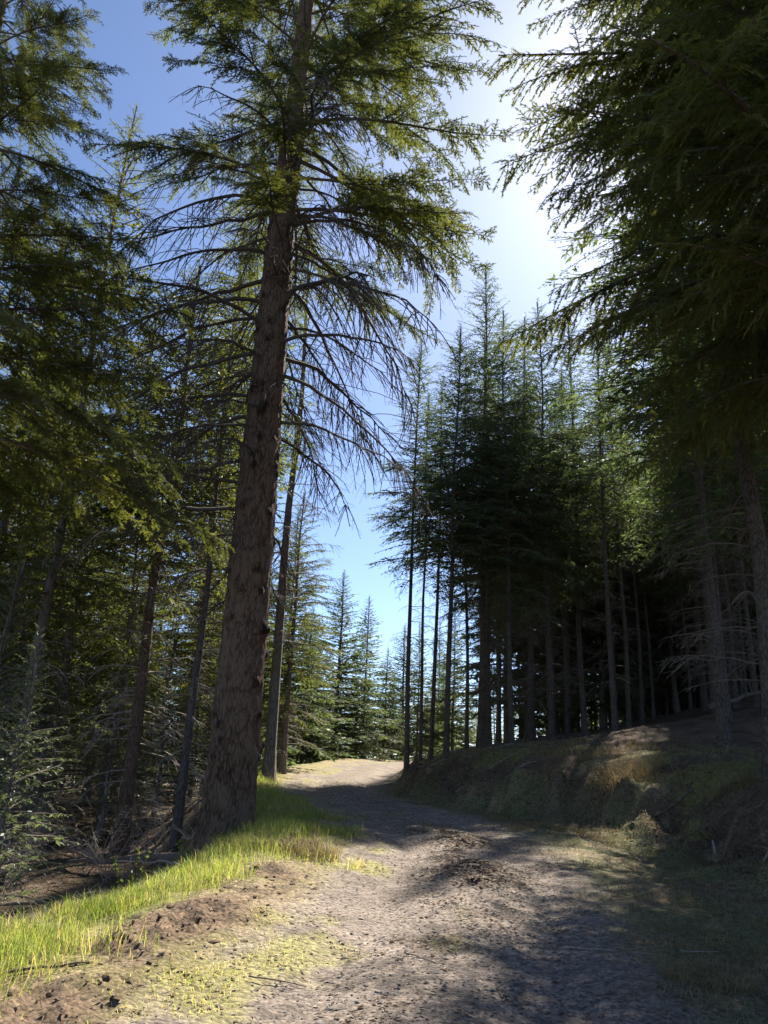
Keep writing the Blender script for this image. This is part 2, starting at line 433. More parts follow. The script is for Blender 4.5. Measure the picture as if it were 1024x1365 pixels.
def live_branch(seed, L, detail, rise=.18, droop=.38, hang=.35, ds=.09, dq=.05, lt0=.15, bare=.12, secw=.36, fw=.034):
    """one needled bough along +X: axis, side shoots, twigs. returns (wood, needles) collectors"""
    rng = np.random.default_rng(seed)
    wood, leaf = MB(), MB()
    n = 12
    t = np.linspace(0, 1, n)
    ph = rng.uniform(0, 6)
    ax = np.stack([L * t, L * .035 * np.sin(t * 5 + ph) * t, L * (rise * t - droop * t ** 2 + .10 * t ** 4)], 1)
    r0 = .006 + .0075 * L
    V, F = tube(ax, r0 * (1 - t) ** .8 + .003, 5 if detail else 3)
    wood.add(V, F, 0)
    axes = [(ax, L, bare)]
    nf = 0 if L < 1.5 else int(rng.integers(3, 6))
    sgn = rng.choice([-1, 1])
    for fk in range(nf):
        tt = .16 + .62 * (fk + rng.random() * .8) / nf
        p = np.array([np.interp(tt, t, ax[:, i]) for i in range(3)])
        kk = min(int(tt * (n - 1)), n - 2)
        tg = nrm(ax[kk + 1] - ax[kk])
        sgn = -sgn
        an = math.radians(rng.uniform(24, 44)); lf = L * (1 - tt) * rng.uniform(.5, .9) + .15
        d0 = nrm(tg * math.cos(an) + np.cross(np.array([0, 0, 1.0]), tg) * sgn * math.sin(an) + np.array([0, 0, rng.uniform(-.12, .1)]))
        tf = np.linspace(0, 1, n)
        fa = p + d0 * (tf * lf)[:, None] + np.cross(np.array([0, 0, 1.0]), d0) * (lf * .05 * np.sin(tf * 4 + fk))[:, None]
        fa[:, 2] -= lf * (droop * .6) * tf ** 2
        V, F = tube(fa, (.004 + .0055 * lf) * (1 - tf) ** .8 + .002, 4 if detail else 3)
        wood.add(V, F, 0)
        axes.append((fa, lf, .1))
    Os, Ds, Ls, Ns, Ts = [], [], [], [], []
    for ax, La, bare in axes:
      s = bare * La; side = 1; clump = rng.uniform(0, 6); ct = rng.uniform(-.15, .15)
      while s < La * .985:
        tt = s / La
        p = np.array([np.interp(tt, t, ax[:, i]) for i in range(3)])
        k = min(int(tt * (n - 1)), n - 2)
        tg = nrm(ax[k + 1] - ax[k])
        up = nrm(np.cross(tg, np.array([0, 1, 0])) * -1)
        sd = np.cross(up, tg) * side
        env = .75 + .45 * math.sin(s * 5.5 + clump + side)
        ls = La * (secw * (1 - tt) ** .75 * min(1, .3 + 1.8 * tt) + .05) * rng.uniform(.35, 1.3) * env
        ls = max(ls, .07)
        an = math.radians(rng.uniform(30, 72))
        dr = nrm(tg * math.cos(an) + sd * math.sin(an) + up * rng.uniform(-.35, .22))
        q = np.linspace(0, 1, 5)
        pts = p + dr * (q * ls)[:, None] + np.cumsum(rng.normal(0, .02, (5, 3)), 0) * ls
        pts[:, 2] -= hang * ls * q ** 1.7 * rng.uniform(.2, 1.6)
        if detail or ls > .4:
            V, F = tube(pts, (.003 + .003 * ls) * (1 - q * .75), 3)
            wood.add(V, F, 0)
        bt = rng.uniform(.2, .7) + ct
        seg = pts[1:] - pts[:-1]; sl = np.linalg.norm(seg, axis=1); sdv = seg / np.maximum(sl, 1e-6)[:, None]
        upn = nrm(np.cross(sdv, np.cross(np.array([0, 0, 1.0]), sdv)))
        st = 0 if detail else 1
        Os.append(pts[:-1][st:]); Ds.append(sdv[st:]); Ls.append(sl[st:]); Ns.append(upn[st:]); Ts.append(bt + .15 * q[1:][st:])
        m = max(int(ls / dq * rng.uniform(.75, 1.2)), 2)
        qq = (np.arange(m) + rng.random(m) * .8 + .3) / m
        qq = np.clip(qq, 0, .98)
        pi = np.stack([np.interp(qq, q, pts[:, i]) for i in range(3)], 1)
        ki = np.minimum((qq * 4).astype(int), 3)
        d0 = sdv[ki]; u0 = upn[ki]
        sg = np.where(np.arange(m) % 2 == 0, 1.0, -1.0)[:, None]
        a2 = np.radians(rng.uniform(28, 68, m))[:, None]
        dd = nrm(d0 * np.cos(a2) + np.cross(u0, d0) * sg * np.sin(a2) + np.array([0, 0, -1.0]) * rng.uniform(-.2, .35 + hang * .3, (m, 1)))
        lt = np.maximum(lt0 * (1.15 - qq) * rng.uniform(.45, 1.5, m) * min(1, .4 + ls), .035)
        Os.append(pi); Ds.append(dd); Ls.append(lt); Ns.append(nrm(u0 + rng.normal(0, .3, (m, 3)))); Ts.append(bt + rng.uniform(-.12, .2, m) + .1 * qq)
        side = -side
        s += ds * rng.uniform(.4, 1.6) * .5
    O, D, Ln, N, T = (np.concatenate(a) for a in (Os, Ds, Ls, Ns, Ts))
    N = nrm(N - D * np.sum(N * D, 1, keepdims=True))
    if detail: emit_needles(leaf, O, D, Ln, N, T, .018, .030, .006, rng)
    else: emit_fronds(leaf, O, D, Ln, N, T, fw, rng)
    return wood, leaf

def dead_branch(seed, L, droop=.5, rise=.05, twigs=1.0, sides=5, thin=1.0):
    rng = np.random.default_rng(seed)
    mb = MB(); n = 14
    t = np.linspace(0, 1, n)
    ph = rng.uniform(0, 6)
    ax = np.stack([L * (t - .10 * t ** 2), L * .05 * np.sin(t * 4 + ph) * t + np.cumsum(rng.normal(0, .008, n)) * L,
                   L * (rise * t - droop * t ** 2) + np.cumsum(rng.normal(0, .007, n)) * L], 1)
    V, F = tube(ax, thin * ((.008 + .008 * L) * (1 - t) ** .9 + .0035), sides)
    mb.add(V, F, 0, .5)
    m = int(L * 6 * twigs)
    for i in range(m):
        tt = rng.uniform(.15, .98)
        p = np.array([np.interp(tt, t, ax[:, k]) for k in range(3)])
        k = min(int(tt * (n - 1)), n - 2); tg = nrm(ax[k + 1] - ax[k])
        sd = np.array([-tg[1], tg[0], 0]) * rng.choice([-1, 1])
        dr = nrm(tg * rng.uniform(.3, 1.0) + sd * rng.uniform(.3, 1) + np.array([0, 0, rng.uniform(-.7, .15)]))
        ls = L * rng.uniform(.1, .36) * (1.1 - tt * .6)
        q = np.linspace(0, 1, 5)
        pts = p + dr * (q * ls)[:, None] + np.cumsum(rng.normal(0, .03, (5, 3)), 0) * ls * q[:, None]
        pts[:, 2] -= .45 * ls * q ** 2
        V, F = tube(pts, thin * (.005 * (1 - q * .7) + .0012 + .001 * L), 3)
        mb.add(V, F, 0, rng.uniform(.35, .7))
        for _ in range(rng.integers(1, 5)):
            qq = rng.uniform(.2, .95)
            p2 = np.array([np.interp(qq, q, pts[:, k]) for k in range(3)])
            d2 = nrm(dr + rng.normal(0, .7, 3) + np.array([0, 0, -.4]))
            l2 = ls * rng.uniform(.15, .5)
            V, F = tube(np.stack([p2, p2 + d2 * l2 * .5, p2 + d2 * l2 + np.array([0, 0, -.1 * l2])]), thin * np.array([.0035, .003, .002]), 3)
            mb.add(V, F, 0, rng.uniform(.35, .7))
    return mb

def rot(az, pitch, roll=0, sc=1.0):
    return np.array(Matrix.Rotation(az, 3, 'Z') @ Matrix.Rotation(-pitch, 3, 'Y') @ Matrix.Rotation(roll, 3, 'X')) * sc

# ------------------------------------------------------------------ trunks
def trunk_mb(seed, H, r0, r1, sides=10, rings=14, flare=.35, furrow=.0, knots=None, wob=.04, top=True):
    rng = np.random.default_rng(seed)
    mb = MB()
    hh = np.concatenate([[-.6, -.15], np.linspace(0, 1, rings) ** (1.5 if furrow else 1.15) * H])
    rad = np.interp(np.clip(hh, 0, H) / H, [0, .25, .6, 1], [r0, r0 * .82, r0 * .46, r1])
    rad = rad * (1 + flare * np.exp(-np.clip(hh, -.2, 99) / .45))
    wx = np.interp(hh, np.linspace(0, H, 6), np.r_[0, rng.normal(0, wob, 5)])
    wy = np.interp(hh, np.linspace(0, H, 6), np.r_[0, rng.normal(0, wob, 5)])
    P = np.stack([wx, wy, hh], 1)
    a = np.arange(sides) / sides * 2 * math.pi
    A, HH = np.meshgrid(a, hh)
    R = np.ones_like(A)
    cx, cy = np.cos(A) * 3, np.sin(A) * 3
    R += .10 * np.exp(-np.clip(HH, 0, 9) / .5) * np.sin(A * 5 + seed)
    R += .03 * fbm(cx + HH * .3, cy + HH * .2, seed, 2)
    T = np.full(A.shape, .5)
    if furrow:
        f = np.abs(fbm(A * sides / 6.28 * .16 + .25 * fbm(A * 3, HH * 1.5, seed + 9, 2), HH * 3.4, seed + 3, 3))
        g = np.abs(fbm(cx * 2.3 + cy * .9, HH * 2.2 + cy * 2.1, seed + 5, 3))
        R += furrow * (np.clip(f * 2.2, 0, .8) + .5 * g - .4)
        T += .25 * (np.clip(f * 2.2, 0, 1) - .5)
    if knots is not None:
        for (ka, kh, kr) in knots:
            dA = (A - ka + math.pi) % (2 * math.pi) - math.pi
            dd = np.sqrt((dA * r0 * .85) ** 2 + ((HH - kh) * .8) ** 2)
            R += .16 * np.exp(-(dd / kr) ** 2)
            T -= .45 * np.exp(-(dd / (kr * .85)) ** 2)
    V, F = tube(P, rad, sides, wob=R)
    mb.add(V, F, 0, T.ravel())
    return mb

# ------------------------------------------------------------------ crowns of the trees further off
TEMPL = {}
def templ(L, kind):
    q = .55 if L < 1 else 1.0
    key = (L, kind)
    if key not in TEMPL:
        out = []
        for s in range(4):
            if kind == 'mid': w, f = live_branch(900 + s + int(L * 10), L, False, rise=.16, droop=.36, hang=.3, ds=.16 * q, dq=.058 * (q + 1) / 2, lt0=.22, secw=.34, fw=.036)
            elif kind == 'fine': w, f = live_branch(700 + s + int(L * 10), L, False, rise=.16, droop=.36, hang=.38, ds=.135 * q, dq=.042 * (q + 1) / 2, lt0=.18, secw=.32, fw=.024)
            else: w, f = live_branch(500 + s + int(L * 10), L, False, rise=.12, droop=.25, hang=.3, ds=.22 * q, dq=.09, lt0=.36, secw=.42, fw=.085)
            m = MB(); m.addmb(w); m.addmb(f)
            out.append(m)
        TEMPL[key] = out
    return TEMPL[key]

def crown_mb(seed, H, h0, Lmax, n, kind='mid', shape=.52, low=.75, gap=.0, pitch0=-.30, pitch1=.65):
    rng = np.random.default_rng(seed)
    mb = MB()
    for i in range(n):
        f = (i + rng.random()) / n
        f = f ** .78
        if rng.random() < gap or rng.random() < .7 * (1 - f / .22): continue
        h = h0 + (H - h0 - .25) * f
        prof = (1 - f) ** shape * min(1, low + f * 1.8)
        L = max(Lmax * prof * rng.uniform(.62, 1.15), .3 + .38 * (1 - f))
        base = min([.6, 1.2, 2.0, 2.9], key=lambda q: abs(q - L))
        b = templ(base, kind)[rng.integers(4)]
        az = i * 2.39996 + rng.uniform(-.5, .5)
        p = pitch0 + (pitch1 - pitch0) * f + rng.uniform(-.15, .15)
        mb.addmb(b, rot(az, p, rng.uniform(-.25, .25), L / base), (0, 0, h), rng.uniform(-.12, .12))
    V, F = tube(np.array([[0, 0, H - .9], [0, 0, H - .4], [0, 0, H + .25]]), [.02, .015, .004], 4); mb.add(V, F, 0)
    O = np.array([[0, 0, H - .2 + .04 * k] for k in range(10)]); a = np.arange(10) * 2.4
    D = nrm(np.stack([np.cos(a), np.sin(a), np.full(10, .9)], 1))
    emit_fronds(mb, O, D, np.full(10, .14), nrm(np.cross(D, np.array([0, 0, 1.0]))), np.full(10, .6), .02, rng)
    return mb

def dead_mb(seed, z0, z1, n, L, thin=.8, droop=.25, twigs=.8):
    rng = np.random.default_rng(seed)
    mb = MB()
    ts = [dead_branch(seed * 7 + k, 1.5, droop=droop, rise=.08, twigs=twigs, sides=3, thin=thin) for k in range(4)]
    for i in range(n):
        h = rng.uniform(z0, z1)
        l = L * rng.uniform(.35, 1.1)
        mb.addmb(ts[rng.integers(4)], rot(rng.uniform(0, 6.28), rng.uniform(-.25, .2), 0, l / 1.5), (0, 0, h))
    return mb

class Proto:
    def __init__(self, parts): self.parts = parts          # (part name, mesh)
def fir_proto(seed, H, h0, r0, Lmax, n, kind='mid', ndead=30, dl=1.3, needle=None, bark=None, dead=None, name='fir', **kw):
    tr = trunk_mb(seed, H, r0, .02, sides=10, rings=16, wob=.05)
    parts = [('trunk', tr.mesh(name + '_trunk', [bark or M_bark_thin], True)),
             ('crown', crown_mb(seed, H, h0, Lmax, n, kind, **kw).mesh(name + '_crown', [M_twig, needle or M_needle]))]
    if ndead: parts.append(('dead_branches', dead_mb(seed, .12 * h0 + .8, h0 + 1.0, ndead, dl).mesh(name + '_dead_branches', [dead or M_twig])))
    return Proto(parts)

def plant(proto, name, label, cat, x, y, rz=0, sc=1.0, sz=None, group=None, lean=(0, 0), z=None):
    zz = float(height(x, y, False)) - .05 if z is None else z
    t = thing(name, label, cat, (x, y, zz), (lean[0], lean[1], rz), (sc, sc, sz or sc), group)
    for pn, me in proto.parts: obj(pn, me, t)
    return t
# ==================================================================
# PLACEMENT
rng = np.random.default_rng(7)
random.seed(3)

# ---- the big fir beside the road
def big_tree(name, label, x, y, H, r0, lean, live, dead, seed, z=None, Lbase=4.0, sides=120, rings=420, furrow=.085, knots=True, hang=.45):
    """trunk plus every bough as its own part; boughs share a few meshes"""
    rg = np.random.default_rng(seed)
    zz = float(height(x, y, False)) - .05 if z is None else z
    root = thing(name, label, 'tree', (x, y, zz), (lean[0], lean[1], 0))
    kn = [(rg.uniform(0, 6.28), rg.uniform(1.2, 12), rg.uniform(.05, .085)) for _ in range(110)] if knots else None
    obj('trunk', trunk_mb(seed, H, r0, .05, sides, rings, .12, furrow, kn, wob=.05).mesh('big_trunk', [M_bark], True), root)
    rad = lambda h: np.interp(h / H, [0, .25, .6, 1], [r0, r0 * .84, r0 * .5, .05])
    for (h, az, L, p, k) in live:
        w, f = live[(h, az, L, p, k)] if isinstance(live, dict) else BOUGHS[k]
        M = Matrix.Translation((math.cos(az) * rad(h) * .7, math.sin(az) * rad(h) * .7, h)) @ Matrix(rot(az, p, rg.uniform(-.3, .3), L / Lbase).tolist()).to_4x4()
        b = obj('branch', w, root, M)
        obj('needles', f, b)
    for (h, az, L, p, k) in dead:
        M = Matrix.Translation((math.cos(az) * rad(h) * .75, math.sin(az) * rad(h) * .75, h)) @ Matrix(rot(az, p, rg.uniform(-.3, .3), L / 3.5).tolist()).to_4x4()
        obj('dead_branch', DEADS[k], root, M)
    return root

BOUGHS = []
for s in range(5):                                    # spreading boughs of the big fir
    w, f = live_branch(40 + s, 4.0, True, rise=.12, droop=.40, hang=.28, ds=.068, dq=.038, lt0=.18, bare=.26, secw=.25)
    BOUGHS.append((w.mesh('bough', [M_twig]), f.mesh('bough_needles', [M_twig, M_needle])))
for s in range(5):                                    # drooping boughs with hanging side shoots
    w, f = live_branch(60 + s, 4.0, True, rise=.10, droop=.48, hang=.75, ds=.062, dq=.038, lt0=.14, bare=.15, secw=.23)
    BOUGHS.append((w.mesh('drooping_bough', [M_twig]), f.mesh('drooping_needles', [M_twig, M_needle])))
DEADS = [dead_branch(80 + s, 3.5, droop=.36 + .12 * (s % 3), rise=.12, twigs=1.9, thin=1.05).mesh('dead_bough', [M_deadbough]) for s in range(6)]

rg = np.random.default_rng(11)
live = []; dead = []
for i in range(84):
    f = (i + rg.random()) / 84
    h = 10.4 + 14.2 * f
    L = (4.9 - 2.6 * f) * rg.uniform(.75, 1.15) * (.7 if f < .06 else 1)
    if f < .45 and math.cos(i * 2.39996) < -.1 and rg.random() < .55: continue
    live.append((h, i * 2.39996 + rg.uniform(-.4, .4), L, -.12 + .5 * f + rg.uniform(-.12, .12), int(rg.integers(0, 5))))
for i in range(80):
    f = (i + rg.random()) / 80
    h = 3.7 + 10.2 * f
    L = rg.uniform(2.2, 4.6) * (.75 + .3 * f)
    if h < 7 and -1.9 < ((i * 2.39996 + math.pi) % (2 * math.pi) - math.pi) < 1.0: continue
    dead.append((h, i * 2.39996 + rg.uniform(-.5, .5), L, rg.uniform(-.25, .22), int(rg.integers(0, 6))))
big_tree('big_fir', 'massive old fir with thick furrowed trunk standing on the grassy verge left of the road',
         -2.24, 13.0, 26, .405, (0, 0), live, dead, 5)

# ---- the fir whose boughs hang over the road from the right
rg = np.random.default_rng(12)
live = []; dead = []
for i in range(150):
    f = (i + rg.random()) / 150
    h = 5.6 + 13.0 * f
    L = (5.2 - 2.9 * f) * rg.uniform(.8, 1.12) * (.8 if f < .1 else 1)
    live.append((h, i * 2.39996 + rg.uniform(-.4, .4), L, .05 + .40 * f + rg.uniform(-.12, .12), int(rg.integers(5, 10))))
big_tree('roadside_fir', 'huge shaded fir whose drooping boughs hang in from the right and half hide the sun',
         6.3, 8.3, 20, .34, (0, 0), live, [], 6, sides=24, rings=60, knots=False)

# ---- the fir whose boughs come in from the upper left
rg = np.random.default_rng(13)
live = []
for i in range(76):
    f = (i + rg.random()) / 76
    h = 7.0 + 8.6 * f
    L = (4.3 - 2.8 * f) * rg.uniform(.75, 1.15)
    live.append((h, i * 2.39996 + rg.uniform(-.4, .4), L, -.05 + .45 * f + rg.uniform(-.12, .12), int(rg.integers(0, 5))))
big_tree('overhanging_fir', 'dark fir with dense boughs reaching in from the upper left edge',
         -6.8, 9.8, 16.5, .24, (0, 0), live, [], 8, sides=24, rings=60, knots=False)

# ---- prototypes of the other trees (their copies share mesh data)
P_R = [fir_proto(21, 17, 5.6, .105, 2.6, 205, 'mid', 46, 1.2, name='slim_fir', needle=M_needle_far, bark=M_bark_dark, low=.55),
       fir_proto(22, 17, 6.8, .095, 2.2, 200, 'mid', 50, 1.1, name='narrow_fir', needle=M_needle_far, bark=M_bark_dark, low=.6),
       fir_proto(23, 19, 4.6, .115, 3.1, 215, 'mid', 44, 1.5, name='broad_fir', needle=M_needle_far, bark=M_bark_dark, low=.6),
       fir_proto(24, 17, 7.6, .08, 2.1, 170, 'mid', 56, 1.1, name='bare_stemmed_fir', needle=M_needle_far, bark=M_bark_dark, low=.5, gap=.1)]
P_L = [fir_proto(31, 15, 2.8, .15, 2.9, 165, 'fine', 44, 1.7, name='forest_fir', dead=M_twig_pale, low=.6),
       fir_proto(32, 13, 2.2, .095, 2.5, 190, 'mid', 44, 1.5, name='leaning_fir', dead=M_twig_pale, low=.5),
       fir_proto(33, 22, 4.6, .15, 3.1, 190, 'mid', 40, 1.8, name='tall_fir', dead=M_twig_pale)]
P_S = [fir_proto(34, 14.5, 5.4, .15, 3.0, 190, 'mid', 60, 1.6, name='stem_fir', bark=M_bark, dead=M_twig_pale, low=.5),
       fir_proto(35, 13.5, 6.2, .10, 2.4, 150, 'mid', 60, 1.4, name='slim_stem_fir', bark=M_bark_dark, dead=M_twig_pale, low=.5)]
P_F = [fir_proto(41, 13, .7, .12, 3.3, 250, 'far', 0, name='spire_fir', needle=M_needle_far, shape=.72, low=.9, pitch0=-.2),
       fir_proto(42, 14, 1.2, .11, 2.7, 250, 'far', 0, name='slender_spire_fir', needle=M_needle_far, shape=.68, low=.8)]
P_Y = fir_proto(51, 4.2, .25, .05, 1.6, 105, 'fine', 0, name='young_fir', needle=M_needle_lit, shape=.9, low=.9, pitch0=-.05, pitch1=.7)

# leafless larch
def larch_proto():
    tr = trunk_mb(61, 20, .17, .015, 10, 16, wob=.06)
    mb = MB(); r2 = np.random.default_rng(62)
    ts = [dead_branch(620 + k, 2.0, droop=.12, rise=.05, twigs=1.5, sides=3, thin=.75) for k in range(5)]
    for i in range(95):
        f = (i + r2.random()) / 95
        h = 4.0 + 15.6 * f
        L = 2.6 * (1 - f) ** .7 * min(1, .7 + f * 2) * r2.uniform(.6, 1.1) + .2
        mb.addmb(ts[r2.integers(5)], rot(i * 2.4 + r2.uniform(-.5, .5), -.15 + .5 * f + r2.uniform(-.2, .2), 0, L / 2), (0, 0, h))
    return Proto([('trunk', tr.mesh('larch_trunk', [M_bark_thin], True)), ('crown', mb.mesh('larch_twigs', [M_twig_pale]))])
P_LARCH = larch_proto()

def fit(proto_h, want): return want / proto_h
# right-hand stand, front row: (x, y, height, proto, label)
row = [(1.15, 27.5, 17.0, 1, 'leftmost slim fir of the right stand, rising from the end of the bank'),
       (1.75, 30.0, 15.6, 3, 'thin bare-stemmed fir just right of the leftmost stem by the road bend'),
       (2.2, 31.0, 16.5, 1, 'slender fir third from the road bend along the right bank'),
       (2.3, 25.5, 15.8, 0, 'fir with a thicker dark stem near the front edge of the bank'),
       (3.35, 29.0, 16.0, 3, 'thin shaded fir stem between the front bank fir and the tallest one'),
       (3.57, 27.0, 19.3, 2, 'tallest full crowned fir of the right stand, its tip against bright sky'),
       (4.1, 28.5, 17.2, 1, 'narrow fir close behind and right of the tallest one'),
       (4.4, 25.6, 16.2, 2, 'straight pale-stemmed fir at the bank top right of the tallest one'),
       (5.8, 30.0, 18.6, 2, 'taller shaded fir set back midway along the right bank'),
       (6.1, 27.5, 17.6, 2, 'sturdy dark-stemmed fir midway along the right bank'),
       (8.2, 31.0, 19.0, 2, 'broad dark fir deeper in the stand behind the straw clump'),
       (7.7, 25.5, 15.8, 1, 'slim fir with a pale lower stem standing alone on the bank top'),
       (11.6, 27.0, 17.0, 0, 'shaded fir near the right edge whose stem rises above the bank')]
for k, (x, y, h, p, lb) in enumerate(row):
    s = h / [17, 17, 19, 17][p]
    plant(P_R[p], 'fir_tree', lb, 'tree', x, y, k * 1.7, min(1.08, s), s, 'firs along the right-hand bank', (random.uniform(-.015, .015), random.uniform(-.015, .015)))

FRONT = [(1.15, 27.5, 'the leftmost slim stem'), (2.3, 25.5, 'the thicker dark front stem'), (3.57, 27.0, 'the tallest fir'), (4.4, 25.6, 'the pale stem on the bank top'),
         (6.1, 27.5, 'the sturdy stem midway along the bank'), (7.7, 25.5, 'the lone bank-top stem'), (8.1, 18.5, 'the broad slope fir'), (6.85, 13.7, 'the low-branched right-edge shade fir')]
def nearest(x, y, marks):
    a = math.atan2(x, y)
    return min(marks, key=lambda m: abs(math.atan2(m[0], m[1]) - a))
def side_of(x, y, m):
    d = math.degrees(math.atan2(x, y) - math.atan2(m[0], m[1]))
    return 'straight' if abs(d) < .8 else ('just right' if d < 2.5 else 'well right') if d > 0 else ('just left' if d > -2.5 else 'well left')
def stand_label(look, x, y, marks, near, far):
    m = nearest(x, y, marks); q = side_of(x, y, m)
    dep = 'close behind' if y < near else 'behind' if y < far else 'far behind'
    return f'{look} {dep} {m[2]}' + ('' if q == 'straight' else f', {q} of it')
LOOK_R = ['slim shaded fir', 'narrow shaded fir', 'broad-crowned shaded fir', 'bare-stemmed thin fir']
LOOK_L = ['layered green fir', 'thin straggly fir', 'tall full fir']
LEFT = [(-2.24, 13, 'the massive fir'), (-3.85, 16.6, 'the slim leaning fir'), (-5.5, 18.5, 'the thick leaning brown trunk'), (-7.6, 17.5, 'the tall yellowish topped fir'), (-5.0, 11.4, 'the bushy young fir')]
FAR = [(-2.45, 50, 'the solitary pointed fir'), (-.9, 62, 'the second pointed fir'), (.7, 54, 'the short greyish fir'), (-2.24, 13, 'the massive fir'), (1.15, 27.5, 'the leftmost slim stem'), (3.57, 27.0, 'the tallest fir')]
# deeper in the right-hand stand
pts = [(r[0], r[1]) for r in row]
def free(x, y, dmin):
    return all((x - a) ** 2 + (y - b) ** 2 > dmin ** 2 for a, b in pts)
cnt = 0
for _ in range(6000):
    y = rng.uniform(21, 62); x = rng.uniform(2, 38)
    if ed(x, y) < 2.2 or x > y * .62 + 2 or (y < 33 and x < 8.5 and y < 30.5): continue
    cc = x - .437 * y
    if (-15.2 < cc < -10.4 and y < 45) or (-3.3 < cc < -.9 and y < 36): continue
    if not free(x, y, 1.1 + .014 * y): continue
    pts.append((x, y)); cnt += 1
    p = int(rng.choice([0, 1, 2, 3], p=[.3, .25, .2, .25])); s = rng.uniform(.84, 1.08)
    plant(P_R[p], 'fir_tree', stand_label(LOOK_R[p], x, y, FRONT, 33, 46), 'tree', x, y, rng.uniform(0, 6.28), s, s * rng.uniform(.95, 1.08),
          'firs deep in the right-hand stand', (random.uniform(-.02, .02), random.uniform(-.02, .02)))
    if cnt >= 112: break
cnt = 0
for _ in range(4000):
    y = rng.uniform(40, 74); x = rng.uniform(3.4, 46)
    if ed(x, y) < 4 or x > y * .66: continue
    if -15.2 < x - .437 * y < -10.4 and y < 43: continue
    if not free(x, y, 1.5): continue
    pts.append((x, y)); cnt += 1
    s = rng.uniform(.9, 1.3)
    p = int(rng.integers(2))
    plant(P_F[p], 'spire_fir', stand_label(['low-branched bushy fir', 'low-branched slender fir'][p], x, y, FRONT, 48, 60), 'tree', x, y, rng.uniform(0, 6.28), s, s * 1.1, 'low firs at the back of the right stand')
    if cnt >= 100: break
plant(P_R[2], 'fir_tree', 'dense low-branched fir added at the right edge behind the drooping boughs to shade the track', 'tree', 6.85, 13.7, .4, 1.42, 1.0, 'firs along the right-hand bank')  # added fir, crown widened so its shadow falls on the near track
plant(P_R[2], 'fir_tree', 'broad shaded fir on the slope at the right edge beyond the cut bank', 'tree', 8.1, 18.5, 2.4, 1.12, 1.0, 'firs along the right-hand bank')

# left side
plant(P_S[0], 'fir_tree', 'fir with a thick leaning brown trunk below the verge at left', 'tree', -5.5, 18.5, .3, 1.15, 1.05, 'firs left of the road', (0, 0))
plant(P_S[1], 'fir_tree', 'slim dark leaning fir between the massive fir and the thicker brown trunk', 'tree', -3.85, 16.6, 1.9, 1.0, 1.0, 'firs left of the road', (0, .01))
plant(P_R[3], 'fir_tree', 'straight grey-brown fir hidden close behind the right side of the massive trunk', 'tree', -3.74, 21.0, 4.0, 1.0, 1.02, 'firs left of the road')
plant(P_L[2], 'fir_tree', 'tall fir whose crown rises behind the dead boughs of the massive fir', 'tree', -5.7, 24.5, .9, 1.0, 1.16, 'firs left of the road')
plant(P_L[2], 'fir_tree', 'tall sunlit yellowish topped fir near the upper left corner', 'tree', -7.6, 17.5, 2.2, .95, .9, 'firs left of the road')
plant(P_LARCH, 'larch_tree', 'leafless larch with fine pale twigs against the sky behind the massive trunk', 'tree', -3.0, 23.5, .5, 1.0)
plant(P_L[0], 'fir_tree', 'sunlit yellow-green fir low beside the massive trunk at the far grass', 'tree', -3.05, 27.5, 1.2, .8, .68, 'firs left of the road')
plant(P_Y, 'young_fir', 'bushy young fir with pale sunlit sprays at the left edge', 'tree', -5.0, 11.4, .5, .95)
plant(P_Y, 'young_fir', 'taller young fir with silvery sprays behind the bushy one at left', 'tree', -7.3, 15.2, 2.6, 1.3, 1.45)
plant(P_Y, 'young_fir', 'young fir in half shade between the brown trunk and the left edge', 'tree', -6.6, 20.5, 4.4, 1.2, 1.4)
lp = [(-5.5, 18.5), (-3.85, 16.6), (-3.74, 21), (-5.7, 24.5), (-7.6, 17.5), (-3.0, 23.5), (-2.95, 28.5), (-6.4, 9.8), (-8, 15), (-6.6, 20.5), (-5.7, 11.3)]
cnt = 0
for _ in range(5000):
    y = rng.uniform(15, 60); x = rng.uniform(-40, -3.6)
    if ld(x, y) < .6 or x < -y * .62 - 4: continue
    if x > -.105 * y - 1.4: continue
    if -9 < x < -3 and y < 21.5: continue
    if any((x - a) ** 2 + (y - b) ** 2 < (1.2 + .025 * y) ** 2 for a, b in lp): continue
    lp.append((x, y)); cnt += 1
    p = int(rng.choice([0, 1, 2], p=[.5, .36, .14])); s = rng.uniform(.75, 1.1)
    plant(P_L[p], 'fir_tree', stand_label(LOOK_L[p], x, y, LEFT, 24, 36), 'tree', x, y, rng.uniform(0, 6.28), s, s * rng.uniform(.9, 1.1),
          'firs in the forest on the left', (random.uniform(-.03, .03), random.uniform(-.03, .03)))
    if cnt >= 72: break

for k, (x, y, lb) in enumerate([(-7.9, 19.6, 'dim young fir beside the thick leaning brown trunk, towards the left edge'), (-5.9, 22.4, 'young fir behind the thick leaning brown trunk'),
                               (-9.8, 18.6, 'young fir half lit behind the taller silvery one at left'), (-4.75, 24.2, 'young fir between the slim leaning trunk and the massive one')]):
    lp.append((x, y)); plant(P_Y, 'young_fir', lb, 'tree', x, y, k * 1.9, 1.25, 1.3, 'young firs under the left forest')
cnt = 0
for _ in range(3000):
    y = rng.uniform(17, 40); x = rng.uniform(-26, -4.5)
    if ld(x, y) < 1.2 or x < -y * .62 - 3 or x > -.15 * y - 1.4 or (y < 24 and -9 < x): continue
    if any((x - a) ** 2 + (y - b) ** 2 < 1.3 ** 2 for a, b in lp): continue
    lp.append((x, y)); cnt += 1
    s = rng.uniform(.7, 1.5)
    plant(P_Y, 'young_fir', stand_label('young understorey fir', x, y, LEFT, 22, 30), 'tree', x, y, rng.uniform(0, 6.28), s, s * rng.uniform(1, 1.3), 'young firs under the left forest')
    if cnt >= 30: break

